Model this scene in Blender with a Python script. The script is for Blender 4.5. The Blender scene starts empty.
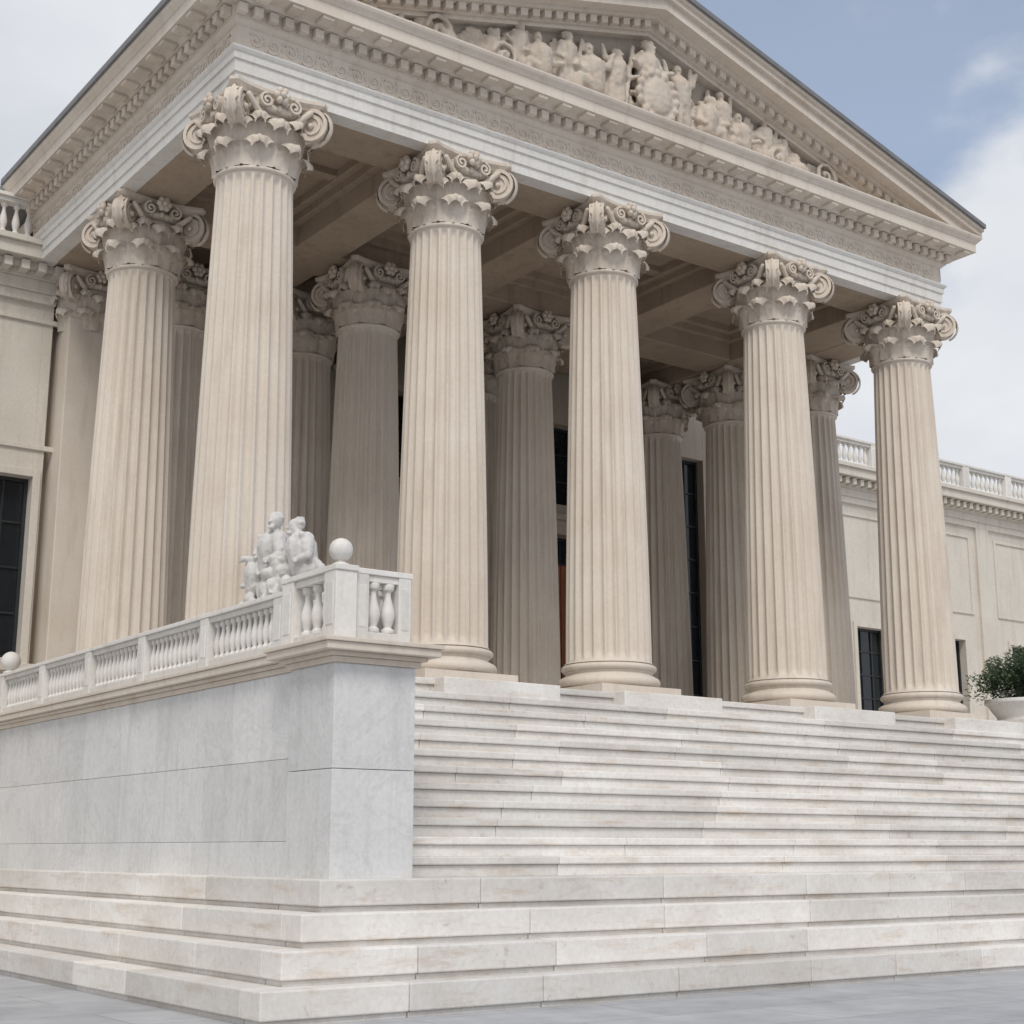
import bpy, math, random
from mathutils import Vector, Matrix
random.seed(7)
sc=bpy.context.scene
COL=sc.collection
pi=math.pi

# ------------------------------------------------------------ mesh builder
class MB:
    def __init__(s): s.v=[];s.f=[];s.t=[];s.sm=[]
    def face(s,idx,t=.5,sm=False): s.f.append(idx);s.t.append(t);s.sm.append(sm)
    def box(s,x0,x1,y0,y1,z0,z1,t=.5):
        b=len(s.v)
        s.v+=[(x0,y0,z0),(x1,y0,z0),(x1,y1,z0),(x0,y1,z0),(x0,y0,z1),(x1,y0,z1),(x1,y1,z1),(x0,y1,z1)]
        for f in ((0,3,2,1),(4,5,6,7),(0,1,5,4),(1,2,6,5),(2,3,7,6),(3,0,4,7)): s.face(tuple(b+i for i in f),t)
    def lathe(s,prof,cx=0,cy=0,z0=0,n=24,t=.5,cap=True):
        b=len(s.v);m=len(prof)
        for r,z in prof:
            for i in range(n):
                a=2*pi*i/n; s.v.append((cx+r*math.cos(a),cy+r*math.sin(a),z0+z))
        for j in range(m-1):
            for i in range(n):
                k=(i+1)%n
                s.face((b+j*n+i,b+j*n+k,b+(j+1)*n+k,b+(j+1)*n+i),t,True)
        if cap:
            s.face(tuple(b+i for i in reversed(range(n))),t); s.face(tuple(b+(m-1)*n+i for i in range(n)),t)
    def grid(s,rows,t=.5,sm=True,closed=False):
        b=len(s.v);n=len(rows[0])
        for r in rows: s.v+=[tuple(p) for p in r]
        for j in range(len(rows)-1):
            for i in range(n if closed else n-1):
                k=(i+1)%n
                s.face((b+j*n+i,b+j*n+k,b+(j+1)*n+k,b+(j+1)*n+i),t,sm)
    def prism(s,poly,y0,y1,t=.5):
        b=len(s.v);n=len(poly)
        s.v+=[(x,y0,z) for x,z in poly]+[(x,y1,z) for x,z in poly]
        s.face(tuple(b+i for i in range(n)),t); s.face(tuple(b+n+i for i in reversed(range(n))),t)
        for i in range(n):
            k=(i+1)%n; s.face((b+k,b+i,b+n+i,b+n+k),t)
    def capsule(s,p0,r0,p1,r1,n=10,squash=None):
        p0=Vector(p0);p1=Vector(p1);d=p1-p0;L=d.length
        if L<1e-5: d=Vector((0,0,1));L=1e-5
        d=d.normalized()
        q=d.to_track_quat('Z','Y').to_matrix()
        prof=[]
        for k in range(5): a=-pi/2+pi/2*k/4*.98+.02; prof.append((r0*math.cos(a),r0*math.sin(a)))
        for k in range(5): a=pi/2*k/4*.98; prof.append((r1*math.cos(a),L+r1*math.sin(a)))
        b=len(s.v)
        for r,z in prof:
            for i in range(n):
                a=2*pi*i/n; s.v.append(tuple(p0+q@Vector((r*math.cos(a),r*math.sin(a),z))))
        m=len(prof)
        for j in range(m-1):
            for i in range(n):
                k=(i+1)%n; s.face((b+j*n+i,b+j*n+k,b+(j+1)*n+k,b+(j+1)*n+i),.5,True)
        s.face(tuple(b+i for i in reversed(range(n)))); s.face(tuple(b+(m-1)*n+i for i in range(n)))
    def ell(s,c,r,n=12,m=8):
        b=len(s.v)
        for j in range(m+1):
            a=-pi/2+.03+(pi-.06)*j/m
            for i in range(n):
                t=2*pi*i/n
                s.v.append((c[0]+r[0]*math.cos(a)*math.cos(t),c[1]+r[1]*math.cos(a)*math.sin(t),c[2]+r[2]*math.sin(a)))
        for j in range(m):
            for i in range(n):
                k=(i+1)%n; s.face((b+j*n+i,b+j*n+k,b+(j+1)*n+k,b+(j+1)*n+i),.5,True)
        s.face(tuple(b+i for i in reversed(range(n)))); s.face(tuple(b+m*n+i for i in range(n)))
    def mesh(s,name,mat):
        me=bpy.data.meshes.new(name); me.from_pydata(s.v,[],s.f)
        me.polygons.foreach_set('use_smooth',s.sm)
        at=me.attributes.new('tint','FLOAT','FACE'); at.data.foreach_set('value',s.t)
        me.materials.append(mat); me.update(); return me
    def build(s,name,mat,parent=None,bevel=0,loc=(0,0,0),segs=2):
        o=bpy.data.objects.new(name,s.mesh(name,mat)); COL.objects.link(o); o.location=loc
        if parent: o.parent=parent
        if bevel:
            m=o.modifiers.new('b','BEVEL'); m.width=bevel; m.segments=segs; m.limit_method='ANGLE'; m.angle_limit=math.radians(40)
        return o
def empty(name,parent=None,z=0):
    o=bpy.data.objects.new(name,None); COL.objects.link(o); o.location=(0,0,z)
    if parent: o.parent=parent
    return o
def inst(name,me,parent,loc,rot=0,scale=(1,1,1)):
    o=bpy.data.objects.new(name,me); COL.objects.link(o); o.parent=parent; o.location=loc; o.rotation_euler=(0,0,rot); o.scale=scale; return o

# ------------------------------------------------------------ materials
def stone(name,c1,c2,c3=None,scale=.6,tint=.18,rough=.65,bump=.25,streak=True,stain=None,stain_amt=.5,vein=None,va=.3,fa=.06):
    m=bpy.data.materials.new(name); m.use_nodes=True; nt=m.node_tree; N=nt.nodes; L=nt.links
    bs=N['Principled BSDF']; bs.inputs['Roughness'].default_value=rough
    try: bs.inputs['Specular IOR Level'].default_value=.3
    except: pass
    g=N.new('ShaderNodeNewGeometry')
    def noise(sc,vec=None,det=6,rg=.6,dist=0):
        n=N.new('ShaderNodeTexNoise'); n.inputs['Scale'].default_value=sc; n.inputs['Detail'].default_value=det; n.inputs['Roughness'].default_value=rg; n.inputs['Distortion'].default_value=dist
        L.new(vec if vec else g.outputs['Position'],n.inputs['Vector']); return n.outputs['Fac']
    def ramp(fac,a,b):
        r=N.new('ShaderNodeMapRange'); r.inputs['From Min'].default_value=a; r.inputs['From Max'].default_value=b; L.new(fac,r.inputs['Value']); return r.outputs[0]
    def mul(x,v):
        mu=N.new('ShaderNodeMath'); mu.operation='MULTIPLY'; mu.inputs[1].default_value=v; L.new(x,mu.inputs[0]); return mu.outputs[0]
    def mix(f,a,b,mode='MIX'):
        x=N.new('ShaderNodeMix'); x.data_type='RGBA'; x.blend_type=mode
        if isinstance(f,float): x.inputs[0].default_value=f
        else: L.new(f,x.inputs[0])
        for s,i in ((a,6),(b,7)):
            if isinstance(s,tuple): x.inputs[i].default_value=(*s,1)
            else: L.new(s,x.inputs[i])
        return x.outputs[2]
    col=mix(ramp(noise(scale),.35,.65),c1,c2)
    mp=N.new('ShaderNodeMapping'); L.new(g.outputs['Position'],mp.inputs['Vector']); mp.inputs['Scale'].default_value=(3,3,.35)
    if streak and c3: col=mix(ramp(noise(1.4,mp.outputs[0]),.52,.8),col,c3)
    mp2=N.new('ShaderNodeMapping'); L.new(g.outputs['Position'],mp2.inputs['Vector']); mp2.inputs['Scale'].default_value=(.8,.8,5)
    if stain:
        col=mix(mul(ramp(noise(1.3,mp2.outputs[0],8,.7),.53,.74),stain_amt),col,stain)
        col=mix(mul(ramp(noise(5,None,8,.75,.6),.60,.73),stain_amt*.9),col,tuple(x*.6 for x in stain))
    if vein:
        a=N.new('ShaderNodeMath'); a.operation='SUBTRACT'; a.inputs[1].default_value=.5; L.new(noise(.9,None,7,.65,1.2),a.inputs[0])
        ab=N.new('ShaderNodeMath'); ab.operation='ABSOLUTE'; L.new(a.outputs[0],ab.inputs[0])
        r=N.new('ShaderNodeMapRange'); r.inputs['From Min'].default_value=0; r.inputs['From Max'].default_value=.03; r.inputs['To Min'].default_value=va; r.inputs['To Max'].default_value=0; L.new(ab.outputs[0],r.inputs['Value'])
        col=mix(r.outputs[0],col,vein)
    at=N.new('ShaderNodeAttribute'); at.attribute_name='tint'
    mr=N.new('ShaderNodeMapRange'); mr.inputs['To Min'].default_value=1-tint; mr.inputs['To Max'].default_value=1+tint; L.new(at.outputs['Fac'],mr.inputs['Value'])
    fine=N.new('ShaderNodeMapRange'); fine.inputs['From Min'].default_value=.3; fine.inputs['From Max'].default_value=.7; fine.inputs['To Min'].default_value=1-fa; fine.inputs['To Max'].default_value=1+fa; L.new(noise(16,None,4),fine.inputs['Value'])
    mm=N.new('ShaderNodeMath'); mm.operation='MULTIPLY'; L.new(mr.outputs[0],mm.inputs[0]); L.new(fine.outputs[0],mm.inputs[1])
    vm=N.new('ShaderNodeVectorMath'); vm.operation='SCALE'; L.new(col,vm.inputs[0]); L.new(mm.outputs[0],vm.inputs['Scale'])
    L.new(vm.outputs[0],bs.inputs['Base Color'])
    bp=N.new('ShaderNodeBump'); bp.inputs['Strength'].default_value=bump; bp.inputs['Distance'].default_value=.02
    L.new(noise(14,None,8,.7),bp.inputs['Height']); L.new(bp.outputs[0],bs.inputs['Normal'])
    return m
def plain(name,c,rough=.5,metal=0):
    m=bpy.data.materials.new(name); m.use_nodes=True; nt=m.node_tree
    b=nt.nodes['Principled BSDF']; b.inputs['Roughness'].default_value=rough; b.inputs['Metallic'].default_value=metal
    n=nt.nodes.new('ShaderNodeTexNoise'); n.inputs['Scale'].default_value=5; n.inputs['Detail'].default_value=5
    g=nt.nodes.new('ShaderNodeNewGeometry'); nt.links.new(g.outputs['Position'],n.inputs['Vector'])
    r=nt.nodes.new('ShaderNodeMix'); r.data_type='RGBA'; r.inputs[6].default_value=(*[x*.7 for x in c],1); r.inputs[7].default_value=(*[min(1,x*1.3) for x in c],1)
    nt.links.new(n.outputs['Fac'],r.inputs[0]); nt.links.new(r.outputs[2],b.inputs['Base Color']); return m
M_col=stone('cream_marble',(.60,.525,.445),(.66,.595,.52),(.51,.435,.36),tint=.1,bump=.12,fa=.04)
M_orn=stone('carved_marble',(.58,.50,.42),(.64,.57,.49),(.45,.37,.30),scale=1.5,tint=.1,bump=.3)
M_white=stone('pale_marble',(.66,.64,.605),(.72,.70,.665),(.56,.52,.47),tint=.08,bump=.15)
M_ped=stone('white_pedestal_marble',(.60,.60,.595),(.68,.675,.67),(.52,.52,.52),scale=.5,tint=.07,bump=.15,vein=(.46,.455,.45),va=.3)
M_step=stone('step_marble',(.65,.62,.58),(.75,.73,.70),None,scale=.7,tint=.13,streak=False,stain=(.52,.40,.29),stain_amt=.68,rough=.55,vein=(.5,.43,.36),va=.16)
M_wall=stone('wall_limestone',(.57,.525,.46),(.63,.585,.52),(.50,.45,.385),tint=.08,bump=.15)
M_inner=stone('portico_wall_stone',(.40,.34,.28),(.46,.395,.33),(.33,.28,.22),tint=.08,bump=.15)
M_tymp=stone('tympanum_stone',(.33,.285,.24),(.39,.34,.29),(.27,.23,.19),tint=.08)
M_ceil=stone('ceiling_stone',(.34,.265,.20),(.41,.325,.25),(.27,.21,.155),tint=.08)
M_stat=stone('statue_marble',(.68,.66,.635),(.75,.73,.71),(.50,.47,.43),scale=2,bump=.3)
M_roof=plain('lead_roof',(.17,.17,.175),.6)
M_dark=plain('bronze_window_frame',(.03,.032,.035),.4,.3)
M_glass=plain('window_glass',(.012,.016,.02),.08)
M_door=plain('bronze_wood_door',(.26,.085,.03),.5)
M_leaf=plain('leaf_green',(.05,.085,.03),.6)
M_bark=plain('bark',(.12,.09,.06),.9)
M_pave=bpy.data.materials.new('pavement_slabs'); M_pave.use_nodes=True
nt=M_pave.node_tree;N=nt.nodes;L=nt.links
g=N.new('ShaderNodeNewGeometry'); br=N.new('ShaderNodeTexBrick'); L.new(g.outputs['Position'],br.inputs['Vector'])
br.inputs['Scale'].default_value=1; br.inputs['Brick Width'].default_value=2.4; br.inputs['Row Height'].default_value=1.2; br.inputs['Mortar Size'].default_value=.008
br.inputs['Color1'].default_value=(.40,.405,.42,1); br.inputs['Color2'].default_value=(.46,.465,.475,1); br.inputs['Mortar'].default_value=(.22,.22,.22,1)
no=N.new('ShaderNodeTexNoise'); no.inputs['Scale'].default_value=1.2; no.inputs['Detail'].default_value=9; no.inputs['Roughness'].default_value=.7; L.new(g.outputs['Position'],no.inputs['Vector'])
mr=N.new('ShaderNodeMapRange'); mr.inputs['From Min'].default_value=.3; mr.inputs['From Max'].default_value=.7; mr.inputs['To Min'].default_value=.75; mr.inputs['To Max'].default_value=1.12; L.new(no.outputs['Fac'],mr.inputs['Value'])
vm=N.new('ShaderNodeVectorMath'); vm.operation='SCALE'; L.new(br.outputs['Color'],vm.inputs[0]); L.new(mr.outputs[0],vm.inputs['Scale']); L.new(vm.outputs[0],N['Principled BSDF'].inputs['Base Color'])
N['Principled BSDF'].inputs['Roughness'].default_value=.7

# ------------------------------------------------------------ ground
g=MB(); g.v=[(-600,-600,0),(600,-600,0),(600,600,0),(-600,600,0)]; g.face((0,1,2,3)); g.build('pavement',M_pave)

# ------------------------------------------------------------ stairs
rnd=random.random
def tint(): return rnd()
zS=4.13
s=MB()
low=[(7.9,14.28,1.35),(7.53,13.98,1.0125),(7.16,13.68,.675),(6.79,13.38,.3375)]
XR=34; NO=.045; RC=.06
for i,(xl,yf,zt) in enumerate(low):
    zb=low[i+1][2]-.01 if i<3 else -.05
    yb=(low[i-1][1]+.12) if i else 15.3
    zm=zt-.3375+RC
    x=xl; first=True
    while x<XR:
        w=(1.5 if first else 1.6)+rnd()*1.8
        if XR-x<2: w=XR-x
        e=min(XR,x+w)-.007; t=tint()
        s.box(x,e,yf,yb,zm,zt,t)
        s.box(x+(NO if first else 0),e,yf+NO,yb-.01,zb,zm-.001,t*.7)
        first=False; x+=w
    xb=(low[i-1][0]+.12) if i else 8.5
    y=yb+.007
    while y<34:
        w=1.6+rnd()*1.6; t=tint()
        s.box(xl,xb,y,y+w-.007,zm,zt,t); s.box(xl+NO,xb-.01,y,y+w-.007,zb,zm-.001,t*.7); y+=w
NS=12; zr=(zS-1.35)/NS; tr=.318
for k in range(NS):
    zt=1.35+zr*(k+1); y0=14.9+tr*k
    x=9.2
    while x<XR:
        w=1.6+rnd()*2.4
        if XR-x<2: w=XR-x
        e=min(XR,x+w)-.005
        t=tint(); j=random.uniform(-.003,.003)
        s.box(x,e,y0+.03,y0+tr+.14,zt-zr-.01,zt-.095,t*.85)
        s.box(x,e,y0-.012+j,y0+tr+.10,zt-.0945,zt+j*.5,t); x+=w
s.build('stone_staircase',M_step,None,.016)

# ------------------------------------------------------------ terrace / building root
B=empty('courthouse_building')
p=MB()
p.box(9.28,XR,18.72,33,1.2,zS-.01,.5)
p.box(8.56,9.275,18.5,28.5,1.2,zS-.005,.5)
p.box(-30,8.15,26.95,33,0,zS-.02,.5)
p.box(XR+.01,64,18.5,33,0,zS-.03,.5)
p.build('stylobate',M_step,B,.01)
E=empty('entablature_and_roof',B,-.30)

# ------------------------------------------------------------ column parts
def shaft_mesh():
    mb=MB(); nf=24; H0=.62; rows=[]
    zs=[0,.04,.09,.14,.2]+[.2+ (6.7)*i/14 for i in range(1,15)]+[6.95,7.0,7.04,7.08,7.1]
    for z in zs:
        tt=z/7.1; R=.745-(.155)*(tt**1.4)
        e=1
        if z<.2: e=math.sqrt(max(0,1-((.2-z)/.12)**2)) if z>.08 else 0
        if z>6.9: e=math.sqrt(max(0,1-((z-6.9)/.12)**2)) if z<7.02 else 0
        if z<=0.04: R+=.04*(1-z/.04)+.0
        row=[]
        for f in range(nf):
            for j in range(9):
                u=j/9; a=2*pi*(f+u)/nf
                d=0
                if u>.2: w=(u-.2)/.8; d=math.sqrt(max(0,1-(2*w-1)**2))*.068*R/.7
                r=R-d*e
                row.append((r*math.cos(a),r*math.sin(a),H0+z))
        rows.append(row)
    mb.grid(rows,.5,True,True)
    prof=[(.86,.2)]
    for k in range(9): a=-pi/2+pi*k/8; prof.append((.80+.085*math.cos(a),.30+.09*math.sin(a)))
    prof+=[(.80,.40),(.78,.41)]
    for k in range(5): a=pi*k/4; prof.append((.78-.035*math.sin(a),.415+.045*k/4*1.6))
    for k in range(9): a=-pi/2+pi*k/8; prof.append((.77+.055*math.cos(a),.55+.055*math.sin(a)))
    prof+=[(.765,.61),(.765,.64),(.745,.65)]
    mb.lathe(prof,n=64)
    prof=[(.58,7.68)]
    for k in range(7): a=-pi/2+pi*k/6; prof.append((.60+.04*math.cos(a),7.72+.035*math.sin(a)))
    prof.append((.57,7.76)); mb.lathe(prof,n=48)
    mb.box(-.87,.87,-.87,.87,0,.2)
    return mb.mesh('column_shaft',M_col)
def leaf(mb,ang,r0,z0,h,w0,curl):
    rows=[];nv=18;nu=10
    for j in range(nv+1):
        v=j/nv
        if v<.66: q=v/.66; z=h*.9*q; r=r0+.045+.08*q**2.2
        else:
            q=(v-.66)/.34; a=q*pi*1.2
            z=h*.9+curl*.42*math.sin(a); r=r0+.125+curl*(1-math.cos(a))*.42
        w=w0*(.86+.26*math.sin(pi*min(1,v*1.05)))*(1 if v<.7 else 1-.45*((v-.7)/.3)**1.6)
        w*=1+.16*math.sin(v*pi*8)
        row=[]
        for i in range(nu+1):
            u=-1+2*i/nu
            rr=r+.05*(1-abs(u)**1.3)+.022*math.cos(u*pi*4)-.05*u*u
            a=ang+u*w/max(.5,rr)*.5
            row.append((rr*math.cos(a),rr*math.sin(a),z0+z-.07*u*u*v))
        rows.append(row)
    mb.grid(rows)
def ribbon(mb,pts,wid,thk,M):
    rows=[]
    n=len(pts)
    for i,(r,z) in enumerate(pts):
        a=pts[max(0,i-1)];b=pts[min(n-1,i+1)]
        dx,dz=b[0]-a[0],b[1]-a[1]; l=math.hypot(dx,dz) or 1; nx,nz=-dz/l,dx/l
        w=wid(i/(n-1)) if callable(wid) else wid; t=thk(i/(n-1)) if callable(thk) else thk
        row=[]
        for sgn,ss in ((-1,-1),(-1,1),(1,1),(1,-1)):
            row.append(M@Vector((r+nx*t/2*ss,sgn*w/2,z+nz*t/2*ss)))
        rows.append(row)
    mb.grid(rows,.5,False,True)
def capital_mesh():
    mb=MB(); z0=7.74
    mb.lathe([(.565,0),(.575,.3),(.62,.6),(.67,.78),(.71,.86)],z0=z0,n=40)
    prof=[(.66,.86)]
    for k in range(9): a=-pi/2+pi*k/8; prof.append((.71+.075*math.cos(a),.95+.07*math.sin(a)))
    prof+=[(.70,1.02),(.77,1.1),(.7,1.11)]
    mb.lathe(prof,z0=z0,n=48)
    for i in range(24):
        a=2*pi*i/24; mb.ell((.775*math.cos(a),.775*math.sin(a),z0+.95),(.05,.05,.065),8,5)
    for i in range(8): leaf(mb,2*pi*i/8+pi/8,.565,z0+.0,.40,.54,.20)
    for i in range(8): leaf(mb,2*pi*i/8,.575,z0+.02,.70,.54,.24)
    for i in range(8): leaf(mb,2*pi*i/8+pi/8,.61,z0+.38,.40,.36,.20)
    for q in range(4):
        M=Matrix.Rotation(pi/4+q*pi/2,4,'Z')
        rc,zc,R=.93,.845+z0,.245
        pts=[(.42,zc+.19),(.55,zc+.22),(.72,zc+.245)]
        T=2.3
        for k in range(50):
            u=k/49; a=pi/2-u*T*2*pi; rr=R*(1-u)**.9+.028
            pts.append((rc+rr*math.cos(a),zc+rr*math.sin(a)))
        ribbon(mb,pts,lambda u:.27-.03*u,lambda u:.058-.024*u,M)
        rows=[]
        for k in range(14):
            a=pi/2-k*.21; w=.09*math.sin(pi*(k+1)/15)*(1+.25*math.sin(k*2.1)); rr=R+.05
            row=[]
            for i in range(7):
                u=-1+i/3; r_=rr+.04*(1-abs(u))+.012*math.cos(u*pi*2)
                row.append(M@Vector((rc+r_*math.cos(a),u*w,zc+r_*math.sin(a))))
            rows.append(row)
        mb.grid(rows)
        n=20;b=len(mb.v)
        for sy in (-.10,.10):
            for i in range(n):
                a=2*pi*i/n; mb.v.append(tuple(M@Vector((rc+.22*math.cos(a),sy,zc+.22*math.sin(a)))))
        mb.face(tuple(b+i for i in range(n))); mb.face(tuple(b+n+i for i in reversed(range(n))))
        for i in range(n):
            k=(i+1)%n; mb.face((b+k,b+i,b+n+i,b+n+k))
        for sy in (-.13,.13):
            cc=M@Vector((rc,sy,zc)); mb.ell(cc,(.05,.05,.05),8,6)
        M2=Matrix.Rotation(q*pi/2,4,'Z')
        for k in range(6):
            a=2*pi*k/6; cc=M2@Vector((.86,.09*math.cos(a),z0+1.14+.085*math.sin(a))); mb.ell(cc,(.06,.065,.065),7,5)
        cc=M2@Vector((.91,0,z0+1.14)); mb.ell(cc,(.055,.055,.055),7,5)
        for sg in (-1,1):
            pts=[]
            for k in range(24):
                u=k/23;a=pi/2-u*1.6*2*pi; rr=.10*(1-u)+.02
                pts.append((rr*math.cos(a)*sg,rr*math.sin(a)))
            MM=M2@Matrix.Translation((.80,.24*sg,z0+1.02))@Matrix.Rotation(pi/2,4,'Z')
            ribbon(mb,pts,.09,.035,MM)
            a1=M2@Vector((.74,.34*sg,z0+.84)); a2=M2@Vector((.80,.54*sg,z0+1.03))
            mb.capsule(a1,.055,a2,.05,7)
    def ab(scale,z):
        row=[]
        for q in range(4):
            a0=-pi/4+q*pi/2
            c0=Vector((math.cos(a0),math.sin(a0)))*1.22*scale; c1=Vector((math.cos(a0+pi/2),math.sin(a0+pi/2)))*1.22*scale
            tdir=(c1-c0).normalized(); n=Vector((math.cos(a0+pi/4),math.sin(a0+pi/4)))
            A=c0+tdir*.10; Bp=c1-tdir*.10
            for k in range(11):
                u=k/10; pnt=A.lerp(Bp,u)-n*.14*math.sin(pi*u)**.8
                row.append((pnt.x,pnt.y,z0+z))
        return row
    rows=[ab(.90,1.11),ab(.93,1.15),ab(.96,1.17),ab(1.0,1.20),ab(1.0,1.255)]
    b=len(mb.v); mb.grid(rows,.5,False,True)
    n=len(rows[0]); mb.face(tuple(b+i for i in reversed(range(n)))); mb.face(tuple(b+4*n+i for i in range(n)))
    return mb.mesh('column_capital',M_orn)
SH=shaft_mesh(); CP=capital_mesh()
KZ=(13.02-zS)/9.0
front=[9.38,12.95,16.4,20.8,24.7]; YF=19.66
cols=[(x,YF) for x in front]+[(9.5,24.4),(26.0,23.5),(14.35,24.6),(18.5,24.9),(25.0,25.2),(14.1,26.9),(18.5,27.0),(24.3,27.1),(11.3,26.9)]
for i,(x,y) in enumerate(cols):
    inst('column_shaft',SH,B,(x,y,zS),0,(1,1,KZ)); inst('column_capital',CP,B,(x,y,zS),(i%4)*pi/2,(.97,.97,KZ))
p=MB()
for x in front[1:]:
    p.box(x-.95,x+1.2,18.13,18.95,zS-.3,zS+.006,.6)
p.build('column_pedestals',M_step,B,.014)
p=MB()
for x in (9.9,): 
    p.box(x-.55,x+.55,27.75,28.7,zS,12.0); p.box(x-.68,x+.68,27.62,28.7,zS,4.6); p.box(x-.62,x+.62,27.68,28.7,4.6,4.85)
for x in (13.0,16.5,20.3,25.0):
    p.box(x-.45,x+.45,28.3,28.7,zS,12.0); p.box(x-.56,x+.56,28.2,28.7,zS,4.8)
p.build('pilasters',M_col,B,.02)
inst('pilaster_capital',CP,B,(9.9,28.2,zS),0,(.9,.75,KZ))
for x in (13.0,16.5,20.3,25.0): inst('pilaster_capital',CP,B,(x,28.55,zS),0,(.8,.5,KZ))

# ------------------------------------------------------------ entablature (built 0.30 high, parent lowers it)
X0,X1,Y0=8.69,25.36,19.04; YB=28.3; YJ=21.3; EX=1.26
path=[((X0,YB),(-1,0)),((X0,Y0),(-1,-1)),((X1,Y0),(1,-1)),((X1,YJ),(1,-1)),((X1+EX,YJ),(1,-1)),((X1+EX,YB),(1,0))]
def molding(prof,name,mat,bevel=0):
    mb=MB(); rows=[]
    for pr,z in prof: rows.append([(P[0]+D[0]*pr,P[1]+D[1]*pr,z) for P,D in path])
    mb.grid(rows,.5,False); return mb.build(name,mat,E,bevel)
molding([(-.3,13.32),(0,13.32),(0,13.49),(.03,13.495),(.03,13.69),(.06,13.695),(.06,13.80),(.085,13.82),(.11,13.86),(.11,13.885),(-.1,13.89)],'architrave',M_white)
molding([(.015,13.88),(.015,14.27),(.03,14.275),(.06,14.30),(.10,14.35),(.12,14.352),(.12,14.54),(.27,14.545),(.29,14.58),(.33,14.60),(.58,14.602),(.58,14.79),(.60,14.80),(.62,14.83),(.67,14.88),(.69,14.92),(.69,14.95),(-.2,14.955)],'frieze_cornice',M_col)
mb=MB(); mb.box(X0-.74,X0-.3,Y0+.3,YB,14.94,15.06); mb.build('gutter_edge',M_roof,E,.01)
mb=MB()
mb.box(X0+.01,X1-.01,Y0+.3,Y0+1.24,13.322,14.1)
mb.box(X0+.3,X0+1.24,Y0+1.25,YB+.3,13.322,14.1)
mb.box(X1-.04,X1+EX-.01,YJ+.01,YB+.3,13.322,14.1)
mb.box(X1-1.24,X1-.05,Y0+1.25,YB+.3,13.324,14.1)
for x in (13.0,16.45,20.85): mb.box(x-.5,x+.5,Y0+1.25,YB+.3,13.36,14.1)
mb.box(X0+1.25,X1-1.25,24.2,25.3,13.34,14.05)
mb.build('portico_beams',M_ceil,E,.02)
mb=MB(); mb.box(X0+.1,X1+.2,Y0+.1,YB+.6,14.06,14.5)
xs=[9.93,12.5,13.5,15.95,16.95,20.35,21.35,24.1]
for k in range(0,8,2):
    a,b=xs[k],xs[k+1]
    for (c,d) in ((20.29,24.2),(25.3,28.3)):
        for w,z in ((.16,13.75),(.32,13.9)):
            mb.box(a,a+w,c,d,z,14.07);mb.box(b-w,b,c,d,z,14.07);mb.box(a+w,b-w,c,c+w,z,14.07);mb.box(a+w,b-w,d-w,d,z,14.07)
        m=(c+d)/2; mb.box(a+.3,b-.3,m-.12,m+.12,13.93,14.07)
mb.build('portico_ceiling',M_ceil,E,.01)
mb=MB()
def dent(x0,x1,y0,y1): mb.box(x0,x1,y0,y1,14.375,14.53,rnd())
x=X0-.1
while x<X1+.1: dent(x,x+.15,Y0-.25,Y0-.12); x+=.262
y=Y0-.02
while y<YB-.2: dent(X0-.25,X0-.12,y,y+.15); y+=.262
y=YJ
while y<YB-.2: dent(X1+EX+.12,X1+EX+.25,y,y+.15); y+=.262
x=X1+.3
while x<X1+EX: dent(x,x+.15,YJ-.25,YJ-.12); x+=.262
mb.build('dentils',M_col,E,.01)
mb=MB()
x=X0-.4
while x<X1+.4: mb.box(x,x+.2,Y0-.55,Y0-.3,14.545,14.603,rnd()); x+=.524
y=Y0
while y<YB-.2: mb.box(X0-.55,X0-.3,y,y+.2,14.545,14.603,rnd()); y+=.524
mb.build('mutules',M_col,E,.008)
mb=MB()
def frz(x,flip,M):
    pts=[]
    for k in range(20):
        u=k/19;a=(-pi*.75 if flip else pi*.75)-(u*1.3*2*pi)*(-1 if flip else 1); rr=.11*(1-u)+.02
        pts.append((x+rr*math.cos(a),rr*math.sin(a)))
    ribbon(mb,pts,.035,.026,M)
    q=M@Vector((x,0,0)); mb.ell(q,(.03,.03,.03),6,4)
    for k in range(3):
        c=M@Vector((x+.14+.02*k,0,(-.1+.1*k)*(1 if flip else -1))); mb.ell(c,(.03,.02,.04),6,4)
M=Matrix.Translation((0,Y0-.015,14.08))
x=X0+.3;f=False
while x<X1-.2: frz(x,f,M); x+=.3; f=not f
M=Matrix.Translation((X0-.015,0,14.08))@Matrix.Rotation(pi/2,4,'Z')
x=Y0+.3
while x<YB-.2: frz(x,f,M); x+=.3; f=not f
mb.build('frieze_ornament',M_col,E)

# ------------------------------------------------------------ pediment
XC=(X0+X1)/2; W=X1-XC+.72; RT=15.17; AP=17.66; sl=(AP-RT)/W
def chev(a,b,y0,y1,name,mat):
    mb=MB()
    def ln(o):
        base=RT-o
        if base>=14.953: return W,base
        return W-(14.953-base)/sl,14.953
    wa,za=ln(a); wb,zb=ln(b)
    mb.prism([(XC-wa,za),(XC-wb,zb),(XC,AP-b),(XC,AP-a)],y0,y1)
    mb.prism([(XC,AP-a),(XC,AP-b),(XC+wb,zb),(XC+wa,za)],y0,y1)
    mb.build(name,mat,E,0)
chev(-.05,.04,Y0-.78,Y0+.3,'rake_lead_cap',M_roof)
chev(.03,.10,Y0-.72,Y0+.3,'rake_sima',M_col)
chev(.10,.20,Y0-.66,Y0+.3,'rake_cyma',M_col)
chev(.20,.40,Y0-.57,Y0+.3,'rake_corona',M_col)
chev(.40,.47,Y0-.32,Y0+.3,'rake_bed',M_col)
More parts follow.
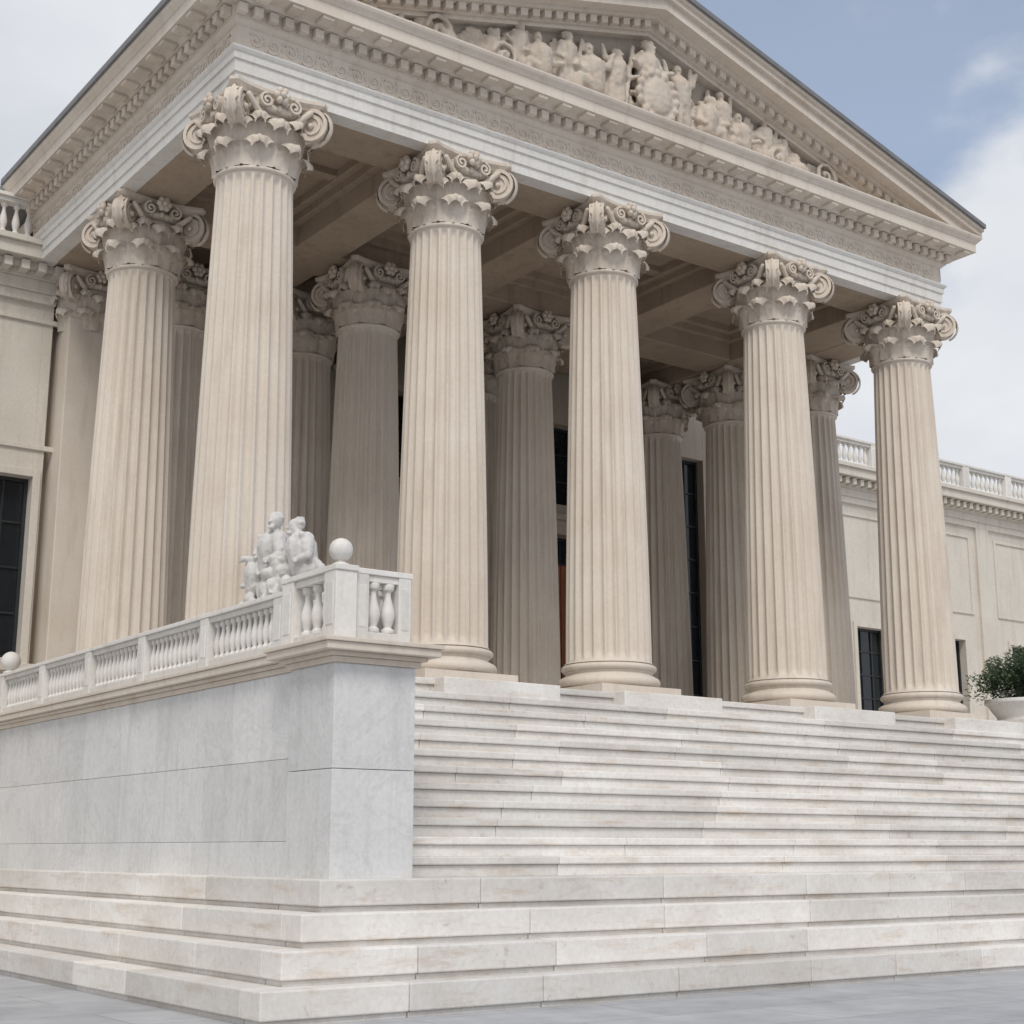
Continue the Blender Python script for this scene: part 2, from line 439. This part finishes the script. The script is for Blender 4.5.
chev(.47,.64,Y0-.13,Y0+.3,'rake_dentil_band',M_col)
chev(.64,.71,Y0-.06,Y0+.3,'rake_fillet',M_col)
mb=MB()
for sg in (-1,1):
    d=.1
    while d<W-1.9:
        zt=AP-.475-sl*d; zt2=AP-.475-sl*(d+.15)
        xa,xb=(XC+sg*d,XC+sg*(d+.15))
        if sg>0: mb.prism([(xa,zt),(xa,zt-.14),(xb,zt2-.14),(xb,zt2)],Y0-.26,Y0-.12)
        else: mb.prism([(xb,zt2),(xb,zt2-.14),(xa,zt-.14),(xa,zt)],Y0-.26,Y0-.12)
        d+=.262
mb.build('rake_dentils',M_col,E)
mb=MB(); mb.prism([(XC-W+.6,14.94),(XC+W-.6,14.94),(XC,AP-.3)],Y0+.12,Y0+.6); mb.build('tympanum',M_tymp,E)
mb=MB(); mb.prism([(XC-W+.1,14.96),(XC+W-.1,14.96),(XC+W-.1,RT-.05),(XC,AP-.04),(XC-W+.1,RT-.05)],Y0+.301,40); mb.build('gable_roof',M_roof,E)

# ------------------------------------------------------------ sculpture helpers
def fig(mb,base,H,kind='stand',face=1,seed=0,ys=.7,fat=1.0,arms=None,hf=1.0):
    r=random.Random(seed); k=H/1.75
    bx,by,bz=base
    def P(x,y,z): return (bx+face*x*k,by+y*k*ys,bz+z*k)
    def C(a,ra,b,rb): mb.capsule(P(*a),ra*k*fat,P(*b),rb*k*fat,10)
    if kind=='stand':
        pel=(0,0,.95);che=(.04,-.03,1.28);nk=(.05,-.04,1.48);hd=(.08,-.08,1.62)
        kn=[(.12,-.12,.5),(-.12,-.02,.5)];ft=[(.14,-.06,.05),(-.16,0,.05)]
    elif kind=='sit':
        pel=(0,0,.5);che=(.04,-.06,.85);nk=(.09,-.08,1.04);hd=(.16,-.12,1.18)
        kn=[(.42,-.2,.52),(.34,-.02,.56)];ft=[(.5,-.2,.05),(.32,0,.05)]
    elif kind=='lounge':
        pel=(0,0,.30);che=(-.22,-.05,.66);nk=(-.27,-.09,.86);hd=(-.24,-.14,1.0)
        kn=[(.45,-.18,.62),(.50,-.02,.42)];ft=[(.78,-.16,.18),(.92,0,.12)]
    else:
        pel=(0,0,.17);che=(-.32,-.04,.42);nk=(-.42,-.07,.60);hd=(-.42,-.1,.74)
        kn=[(.42,-.1,.42),(.48,0,.2)];ft=[(.8,-.08,.1),(.95,0,.08)]
    C(pel,.17,che,.19)
    v=Vector(che)
    sh=[tuple(v+Vector((.17,-.02,.1))),tuple(v+Vector((-.17,.0,.1)))]
    C(sh[0],.085,sh[1],.085); C(tuple(v+Vector((0,0,.08))),.12,nk,.06); C(nk,.06,hd,.06)
    h=Vector(P(*hd)); k2=k*hf
    mb.ell(h+Vector((0,0,.02*k2)),(.085*k2,.10*k2,.125*k2)); mb.ell(h+Vector((-.03*k2*face,.04*k2,.06*k2)),(.10*k2,.10*k2,.09*k2))
    mb.capsule(h+Vector((.04*k2*face,-.085*k2,.02*k2)),.014*k2,h+Vector((.05*k2*face,-.115*k2,-.015*k2)),.02*k2,6)
    mb.ell(h+Vector((.03*k2*face,-.07*k2,-.085*k2)),(.045*k2,.045*k2,.035*k2))
    for q in range(7):
        a=q*.9; mb.ell(h+Vector((-.04*k2*face+.085*k2*math.cos(a),.05*k2,.06*k2+.085*k2*math.sin(a))),(.032*k2,.06*k2,.032*k2),7,5)
    for i,sg in enumerate((1,-1)):
        s0=Vector(sh[i]); up=r.random() if arms is None else arms[i]
        if up>.75: el=s0+Vector((.2*sg,-.08,.04)); ha=el+Vector((.08*sg,-.05,.24))
        elif up>.35: el=s0+Vector((.12*sg,-.1,-.26)); ha=el+Vector((.2*sg,-.16,.04))
        else: el=s0+Vector((.12*sg,-.05,-.28)); ha=el+Vector((-.1*sg,-.2,-.08))
        C(tuple(s0),.07,tuple(el),.055); C(tuple(el),.055,tuple(ha),.038)
        hp=Vector(ha)
        for q in range(4): C(tuple(hp),.02,tuple(hp+Vector((.03*sg+.02*(q-1.5),-.03,.06 if up>.75 else -.04))),.014)
        mb.ell(P(*ha),(.045*k,.04*k,.05*k),8,6)
        if arms is not None: C(tuple(s0),.09,tuple(s0.lerp(el,.7)),.075)
    for i in range(2):
        C((pel[0]+(.08 if i==0 else -.08),pel[1],pel[2]-.02),.13,kn[i],.085); C(kn[i],.08,ft[i],.048)
        f=ft[i]; C(f,.05,(f[0]+.12,f[1]-.12,max(.03,f[2]-.01)),.035)
    for q in range(7):
        u=q/6; a=Vector(pel)+Vector((-.16+.32*u,-.12,.02))
        kk=Vector(kn[0]).lerp(Vector(kn[1]),u); ff=Vector(ft[0]).lerp(Vector(ft[1]),u)
        C(tuple(a),.045,tuple(kk+Vector((0,-.04,0))),.05); C(tuple(kk+Vector((0,-.04,0))),.05,tuple(ff+Vector((r.uniform(-.04,.04),.0,.02))),.04)
    C(tuple(v+Vector((-.2,-.12,.16))),.04,tuple(Vector(pel)+Vector((.18,-.14,.02))),.05)
    C(tuple(v+Vector((-.1,-.16,.14))),.035,tuple(Vector(pel)+Vector((.2,-.12,-.06))),.045)
ctex=bpy.data.textures.new('carving','CLOUDS'); ctex.noise_scale=.09; ctex.noise_depth=2
def remesh(o,vox,it=1,disp=.02):
    m=o.modifiers.new('r','REMESH'); m.mode='VOXEL'; m.voxel_size=vox; m.use_smooth_shade=True
    m=o.modifiers.new('sm','SMOOTH'); m.factor=.5; m.iterations=it
    m=o.modifiers.new('d','DISPLACE'); m.texture=ctex; m.strength=disp; m.mid_level=.5; m.texture_coords='LOCAL'
mb=MB(); zb=14.96; yb=Y0+.0
def roof_h(d): return (AP-.72-sl*abs(d))-zb
fig(mb,(XC-.1,yb-.05,zb+.15),1.66,'stand',1,3,.7,1.3,(.5,.5),1.2)
mb.ell((XC+.05,yb-.2,zb+.66),(.46,.10,.50),16,10); mb.ell((XC+.05,yb-.28,zb+.66),(.30,.07,.35),14,8)
for q in range(16):
    a=2*pi*q/16; mb.ell((XC+.05+.46*math.cos(a),yb-.24,zb+.66+.48*math.sin(a)),(.09,.07,.09),7,5)
spec=[(.85,1.55,'stand'),(1.4,1.65,'sit'),(1.95,1.42,'stand'),(2.55,1.5,'sit'),(3.1,1.18,'stand'),(3.6,1.25,'sit'),(4.3,1.4,'recline'),(5.1,.95,'sit'),(5.7,1.0,'recline'),(6.5,.72,'recline')]
for i,(d,H,kd) in enumerate(spec):
    for sg in (-1,1):
        dd=d+random.uniform(-.12,.12)
        fig(mb,(XC+sg*dd,yb+random.uniform(-.03,.06),zb+.04),H*random.uniform(.92,1.02),kd,(-sg if kd!='recline' else sg)*random.choice((1,1,-1)),i*7+sg*3+20,.6,1.4,None,1.15)
        if i in (0,2,4,5):
            mb.capsule((XC+sg*dd+.16,yb-.06,zb+.1),.035,(XC+sg*dd+random.uniform(.15,.4),yb-.04,zb+min(H*1.05,roof_h(dd)-.08)),.05,6)
        if i<9:
            for q in range(7):
                x=XC+sg*(dd+.08*q); mb.capsule((x,yb+.08,zb+.25*H),.06,(x+sg*.18,yb+.05,zb+max(.1,min(roof_h(dd+.3)-.10,H*(.85-.08*q)))),.05,6)
x=-7.1
R2=random.Random(11)
while x<7.1:
    hh=max(.05,roof_h(x)*.72)
    for q in range(7):
        mb.ell((XC+x+R2.uniform(-.1,.1),yb+R2.uniform(.02,.12),zb+R2.uniform(.02,hh)),(R2.uniform(.05,.11),.10,R2.uniform(.05,.10)),7,5)
    x+=.15
for sg in (-1,1):
    for cx,R in ((7.05,.16),(7.5,.10),(6.15,.19),(4.7,.26),(3.35,.24)):
        pr=None
        for q in range(16):
            u=q/15;a=u*1.5*2*pi;rr=R*(1-u)+.03
            pt=(XC+sg*(cx+rr*math.cos(a)),yb-.12,zb+R*1.5+.05+rr*math.sin(a))
            if pr: mb.capsule(pr,.045,pt,.045,6)
            pr=pt
mb.box(XC-7.2,XC+7.2,yb-.12,yb+.3,zb-.02,zb+.06)
o=mb.build('pediment_relief',M_orn,E); remesh(o,.026,1,.03)

# ------------------------------------------------------------ walls
def wall(mb,x0,x1,z0,z1,y,th,ops,course=None):
    xs=sorted(set([x0,x1]+[o[0] for o in ops]+[o[1] for o in ops]))
    for a,b in zip(xs[:-1],xs[1:]):
        m=(a+b)/2; seg=[o for o in ops if o[0]<m<o[1]]; seg.sort(key=lambda o:o[2])
        z=z0
        for o_ in seg: 
            if o_[2]>z: mb.box(a,b,y,y+th,z,o_[2])
            z=o_[3]
        if z<z1: mb.box(a,b,y,y+th,z,z1)
def window(x0,x1,z0,z1,y,nx=3,nz=4,name='window'):
    f=MB();t=.07
    f.box(x0,x0+t,y-.04,y+.06,z0,z1);f.box(x1-t,x1,y-.04,y+.06,z0,z1);f.box(x0+t,x1-t,y-.038,y+.058,z0,z0+t);f.box(x0+t,x1-t,y-.038,y+.058,z1-t,z1)
    for i in range(1,nx): 
        x=x0+(x1-x0)*i/nx; f.box(x-.018,x+.018,y-.02,y+.04,z0+t,z1-t)
    for i in range(1,nz):
        z=z0+(z1-z0)*i/nz; f.box(x0+t,x1-t,y-.016,y+.036,z-.018,z+.018)
    f.build(name+'_frame',M_dark,B)
    g=MB(); g.box(x0+.01,x1-.01,y+.02,y+.03,z0+.01,z1-.01); g.build(name+'_glass',M_glass,B)
mb=MB(); doors=[(10.6,12.4),(15.6,18.4),(21.2,23.9)]; dark_fill=(26.0,27.3)
wall(mb,X0+.1,28.4,zS,14.0,28.6,.8,[(a,b,zS,9.3) for a,b in doors]+[(a+.3,b-.3,10.1,12.2) for a,b in doors]+[(dark_fill[0],dark_fill[1],zS+.6,12.0)])
for a,b in doors:
    mb.box(a-.3,a,28.5,28.62,zS,9.3);mb.box(b,b+.3,28.5,28.62,zS,9.3);mb.box(a-.35,b+.35,28.45,28.62,9.3,9.65);mb.box(a-.45,b+.45,28.35,28.62,9.65,9.8)
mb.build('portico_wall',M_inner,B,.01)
window(dark_fill[0],dark_fill[1],zS+.6,12.0,28.9,3,8)  # made-up window, added to darken the sky-lit end of the portico wall
for a,b in doors:
    d=MB(); m=(a+b)/2
    for (c,e) in ((a,m-.01),(m+.01,b)):
        d.box(c,e,28.85,28.95,zS,8.6)
        for q in range(4): d.box(c+.15,e-.15,28.81,28.85,4.5+q*1.02,5.35+q*1.02)
    d.build('entrance_door',M_door,B,.01)
    window(a,b,8.6,9.3,28.9,4,1,'transom'); window(a+.3,b-.3,10.1,12.2,29.0,3,3)
def bal_run(mb,p0,p1,z,h,br=.07,step=.24,post=2.6,pw=.3):
    L_=math.hypot(p1[0]-p0[0],p1[1]-p0[1]); ux,uy=(p1[0]-p0[0])/L_,(p1[1]-p0[1])/L_
    def bx(a,b,w,z0,z1):
        xa,ya=p0[0]+ux*a,p0[1]+uy*a; xb,yb=p0[0]+ux*b,p0[1]+uy*b
        mb.box(min(xa,xb)-abs(uy)*w/2,max(xa,xb)+abs(uy)*w/2,min(ya,yb)-abs(ux)*w/2,max(ya,yb)+abs(ux)*w/2,z0,z1,rnd())
    bl=h*.16; tl=h*.17; n=max(1,round(L_/post)); I=.012
    bx(I,L_-I,pw*.84,z,z+bl); bx(I,L_-I,pw*.74,z+h-tl,z+h-tl*.45-.001); bx(-.02,L_+.02,pw*1.08,z+h-tl*.45,z+h)
    cs=[pw/2+(L_-pw)*i/n for i in range(n+1)]
    for c in cs:
        bx(c-pw/2,c+pw/2,pw,z-.003,z+h-tl*.44)
        bx(c-pw*.3,c+pw*.3,pw*1.06,z+bl*1.3,z+h-tl*1.3)
    bh=h-bl-tl
    for i in range(n):
        a=cs[i]+pw/2; b=cs[i+1]-pw/2; k=max(1,int((b-a)/step))
        for j in range(k):
            c=a+(b-a)*(j+.5)/k
            prof=[(br*.9,0),(br*.9,.08*bh),(br*.5,.12*bh),(br*.75,.22*bh),(br,.36*bh),(br*.85,.5*bh),(br*.45,.72*bh),(br*.42,.84*bh),(br*.8,.88*bh),(br*.85,.94*bh),(br*.85,bh)]
            mb.lathe(prof,p0[0]+ux*c,p0[1]+uy*c,z+bl,10,.5)
def wing(x0,x1,y,wins,name):
    mb=MB(); ops=[(c-.7,c+.7,zl,zh) for c,zl,zh in wins]
    wall(mb,x0,x1,4.0,12.5,y,.6,ops)
    mb.build(name+'_wall',M_wall,B,.008)
    mb=MB()
    for c,zl,zh in wins:
        mb.box(c-.85,c-.7,y-.06,y+.02,zl-.1,zh+.15);mb.box(c+.7,c+.85,y-.06,y+.02,zl-.1,zh+.15);mb.box(c-.7,c+.7,y-.058,y+.02,zh,zh+.15);mb.box(c-.95,c+.95,y-.14,y+.02,zl-.25,zl-.1)
        window(c-.7,c+.7,zl,zh,y+.25)
        mb.box(c-1.3,c-1.2,y-.05,y+.02,9.3,12.0);mb.box(c+1.2,c+1.3,y-.05,y+.02,9.3,12.0);mb.box(c-1.2,c+1.2,y-.048,y+.02,11.9,12.0);mb.box(c-1.2,c+1.2,y-.048,y+.02,9.3,9.4)
        mb.box(c+1.6,c+2.25,y-.1,y+.02,4.05,12.3)
    for z0,z1,pj in ((12.3,12.5,.1),(12.502,12.75,.14),(12.752,12.9,.2),(12.902,13.02,.34),(13.022,13.28,.62),(13.282,13.4,.7)):
        mb.box(x0,x1,y-pj,y+.8,z0,z1)
    x=x0
    while x<x1: mb.box(x,x+.16,y-.5,y-.14,12.80,12.99); x+=.34
    mb.build(name+'_cornice',M_wall,B,.008)
    mb=MB(); bal_run(mb,(x0,y-.2),(x1,y-.2),13.4,.95,.08,.24,2.4,.34); mb.build(name+'_balustrade',M_white,B,.008)
wing(27.0,62,30.6,[(28.4+3.9*i,5.5,8.4) for i in range(9)],'side_wing')
wing(-26,9.2,28.25,[(8.3-3.9*i,5.2,8.75) for i in range(9)],'side_wing')
mb=MB(); mb.box(X0+.2,26.5,29.5,45,0,14.55); mb.box(-26,8.88,28.9,45,0,13.3);mb.box(28.41,62,31.25,45,0,13.3); mb.box(26.502,28.405,29.41,45,0,13.95);mb.build('building_core',M_wall,B)

# ------------------------------------------------------------ pedestal (cheek wall)
PD=empty('stone_pedestal_wall')
mb=MB()
mb.box(8.2,9.27,14.62,15.67,1.345,2.538,.6); mb.box(8.2,9.27,14.62,15.67,2.545,3.72,.4)
y=15.675
while y<26.8:
    w=2.3+rnd()*.5; e=min(26.9,y+w)-.004
    mb.box(8.26,9.25,y,e,1.345,1.75,rnd()); y+=w
for z0,z1 in ((1.754,2.70),(2.704,3.72)):
    y=15.675
    first=True
    while y<26.8:
        w=(1.4 if first and z0>2 else 2.4)+rnd()*.4; first=False; e=min(26.9,y+w)-.003
        mb.box(8.28,9.25,y,e,z0,z1,rnd()); y+=w
mb.build('wall_blocks',M_ped,PD,.006)
mb=MB()
for pj,z0,z1 in ((.05,3.722,3.79),(.11,3.791,3.84),(.22,3.841,3.93),(.25,3.931,3.98)):
    mb.box(8.2-pj,9.27+pj,14.62-pj,15.67+pj,z0,z1)
    mb.box(8.28-pj*.7,9.24,15.67+pj+.001,27.0,z0+.001,z1-.001)
mb.build('coping',M_col,PD,.008)
BL=empty('stone_balustrade')
mb=MB()
bal_run(mb,(8.36,14.68),(8.36,16.0),3.982,.88,.085,.23,1.3,.28)
bal_run(mb,(8.525,14.82),(9.27,14.82),3.981,.875,.088,.2,1.2,.17)
bal_run(mb,(9.18,14.93),(9.18,16.1),3.983,.87,.075,.22,1.2,.165)
bal_run(mb,(8.372,16.03),(8.372,26.9),3.984,.74,.062,.15,2.2,.25)
mb.build('balusters_and_rails',M_white,BL,.008)
mb=MB()
def ball(x,y,z,r):
    mb.lathe([(r*.7,0),(r*.7,.03),(r*.4,.05),(r*.4,.07)]+[(max(.01,r*math.cos(a)),.07+r*.9+r*math.sin(a)) for a in [-1.1+ (pi/2+1.1)*k/12 for k in range(13)]],x,y,z,20)
ball(8.37,14.85,4.862,.14); ball(8.372,26.7,4.725,.17)
mb.build('ball_finial',M_white,BL)
# statue group: draped half-reclining figures leaning together on a rock base.
# local x runs along the wall (towards the stair foot), local -y faces outwards
tmp=MB()
tmp.box(-.9,.9,-.27,.27,-.27,.42)
RR=random.Random(4)
for q in range(70):
    x=RR.uniform(-.82,.82); y=RR.uniform(-.22,.22); tmp.ell((x,y,.42+RR.uniform(0,.5*(1.05-abs(x)))),(RR.uniform(.07,.14),RR.uniform(.07,.12),RR.uniform(.06,.13)),9,6)
fig(tmp,(-.30,.04,.52),1.60,'sit',1,5,.8,1.25,(.2,.5),1.05)
fig(tmp,(.48,.04,.48),1.42,'sit',-1,12,.8,1.3,(.5,.2),1.05)
fig(tmp,(-.62,-.02,.42),1.20,'sit',1,19,.8,1.3,(.5,.2),1.05)
fig(tmp,(.10,-.12,.44),1.0,'recline',1,9,.8,1.3,(.5,.2),1.1)
for q in range(10):
    tmp.capsule((-.42+.05*q,.14,1.30-.03*q),.07,(-.75+.13*q,.16,.5),.07,8)
    tmp.capsule((.28+.05*q,.12,1.2-.035*q),.06,(.25+.06*q,.14,.5),.07,8)
o=tmp.build('marble_statue',M_stat,None); o.location=(8.86,17.25,4.27); o.scale=(1.08,1.05,1.02); o.rotation_euler=(0,0,math.radians(-90)); remesh(o,.014,1,.02)

# ------------------------------------------------------------ planter + bush
PL=empty('potted_bush')
mb=MB(); mb.box(26.6,29.2,18.55,20.4,zS-.05,zS+.16); mb.lathe([(.5,0),(.58,.03),(.55,.1),(.66,.25),(.74,.38),(.8,.40),(.8,.48),(.7,.48)],27.6,19.3,zS+.16,32); mb.build('planter',M_white,PL,.01)
mb=MB(); mb.capsule((27.6,19.3,4.6),.05,(27.62,19.3,5.3),.03,8)
for q in range(7):
    a=q*.9; mb.capsule((27.61,19.3,5.0),.02,(27.6+.4*math.cos(a),19.3+.4*math.sin(a),5.3+.1*(q%3)),.01,6)
mb.build('branches',M_bark,PL)
mb=MB(); R=random.Random(3)
cl=[(R.uniform(-.72,.68),R.uniform(-.65,.65),R.uniform(-.35,.5),R.uniform(.2,.36)) for _ in range(34)]
for i in range(8500):
    c=R.choice(cl); v=Vector((R.gauss(0,1),R.gauss(0,1),R.gauss(0,1))).normalized()*c[3]*R.uniform(.6,1.12)
    p_=Vector((27.5,19.3,5.12))+Vector(c[:3])+v
    d=Vector((R.gauss(0,1),R.gauss(0,1),R.gauss(0,1))).normalized(); e=d.orthogonal().normalized(); l=R.uniform(.03,.055)
    b=len(mb.v); mb.v+=[tuple(p_-d*l),tuple(p_+e*l*.45),tuple(p_+d*l),tuple(p_-e*l*.45)]; mb.face((b,b+1,b+2,b+3))
mb.build('leaves',M_leaf,PL)

# ------------------------------------------------------------ world, sun, camera
SE=math.radians(50); SAZ=math.radians(212)
w=bpy.data.worlds.new('World'); sc.world=w; w.use_nodes=True; nt=w.node_tree;N=nt.nodes;L=nt.links; N.clear()
out=N.new('ShaderNodeOutputWorld'); sky=N.new('ShaderNodeTexSky'); sky.sky_type='NISHITA'; sky.sun_disc=False; sky.sun_elevation=SE; sky.sun_rotation=SAZ
sky.dust_density=1.2
b1=N.new('ShaderNodeBackground'); b1.inputs['Strength'].default_value=.15; L.new(sky.outputs[0],b1.inputs['Color'])
tc=N.new('ShaderNodeTexCoord'); mp=N.new('ShaderNodeMapping'); mp.inputs['Scale'].default_value=(1,1,1.6); mp.inputs['Location'].default_value=(.3,.1,.2); L.new(tc.outputs['Generated'],mp.inputs['Vector'])
n1=N.new('ShaderNodeTexNoise'); n1.inputs['Scale'].default_value=3.0; n1.inputs['Detail'].default_value=7; n1.inputs['Roughness'].default_value=.48; L.new(mp.outputs[0],n1.inputs['Vector'])
dt=N.new('ShaderNodeVectorMath'); dt.operation='DOT_PRODUCT'; dt.inputs[1].default_value=(-.38,0,-.55); L.new(tc.outputs['Generated'],dt.inputs[0])
ad=N.new('ShaderNodeMath'); ad.operation='ADD'; L.new(n1.outputs['Fac'],ad.inputs[0]); L.new(dt.outputs['Value'],ad.inputs[1])
ad2=N.new('ShaderNodeMath'); ad2.operation='ADD'; ad2.inputs[1].default_value=.42; L.new(ad.outputs[0],ad2.inputs[0])
r1=N.new('ShaderNodeMapRange'); r1.inputs['From Min'].default_value=.40; r1.inputs['From Max'].default_value=.50; r1.interpolation_type='SMOOTHSTEP'; L.new(ad2.outputs[0],r1.inputs['Value'])
r1.inputs['To Min'].default_value=.27; r1.inputs['To Max'].default_value=.96
n2=N.new('ShaderNodeTexNoise'); n2.inputs['Scale'].default_value=3.5; n2.inputs['Detail'].default_value=6; L.new(mp.outputs[0],n2.inputs['Vector'])
cr=N.new('ShaderNodeMix'); cr.data_type='RGBA'; cr.inputs[6].default_value=(.60,.63,.69,1); cr.inputs[7].default_value=(.84,.855,.88,1)
r2=N.new('ShaderNodeMapRange'); r2.inputs['From Min'].default_value=.3; r2.inputs['From Max'].default_value=.65; L.new(n2.outputs['Fac'],r2.inputs['Value']); L.new(r2.outputs[0],cr.inputs[0])
b2=N.new('ShaderNodeBackground'); b2.inputs['Strength'].default_value=1.0; L.new(cr.outputs[2],b2.inputs['Color'])
ms=N.new('ShaderNodeMixShader'); L.new(r1.outputs[0],ms.inputs[0]); L.new(b1.outputs[0],ms.inputs[1]); L.new(b2.outputs[0],ms.inputs[2]); L.new(ms.outputs[0],out.inputs['Surface'])
sd=bpy.data.lights.new('sun','SUN'); sd.energy=2.0; sd.angle=math.radians(22); sd.color=(1,.95,.88)
so=bpy.data.objects.new('sun',sd); COL.objects.link(so)
dirv=Vector((math.sin(SAZ)*math.cos(SE),math.cos(SAZ)*math.cos(SE),math.sin(SE)))
so.rotation_euler=dirv.to_track_quat('Z','Y').to_euler()
cd=bpy.data.cameras.new('camera'); cam=bpy.data.objects.new('camera',cd); COL.objects.link(cam); sc.camera=cam
cd.sensor_width=36; cd.lens=52.2; cd.clip_end=3000; cd.clip_start=.05
cam.location=(0,0,1.665); cam.rotation_euler=(math.radians(90+12.8),math.radians(0),math.radians(-36.1))
sc.view_settings.view_transform='Standard'; sc.view_settings.look='None'; sc.view_settings.exposure=0
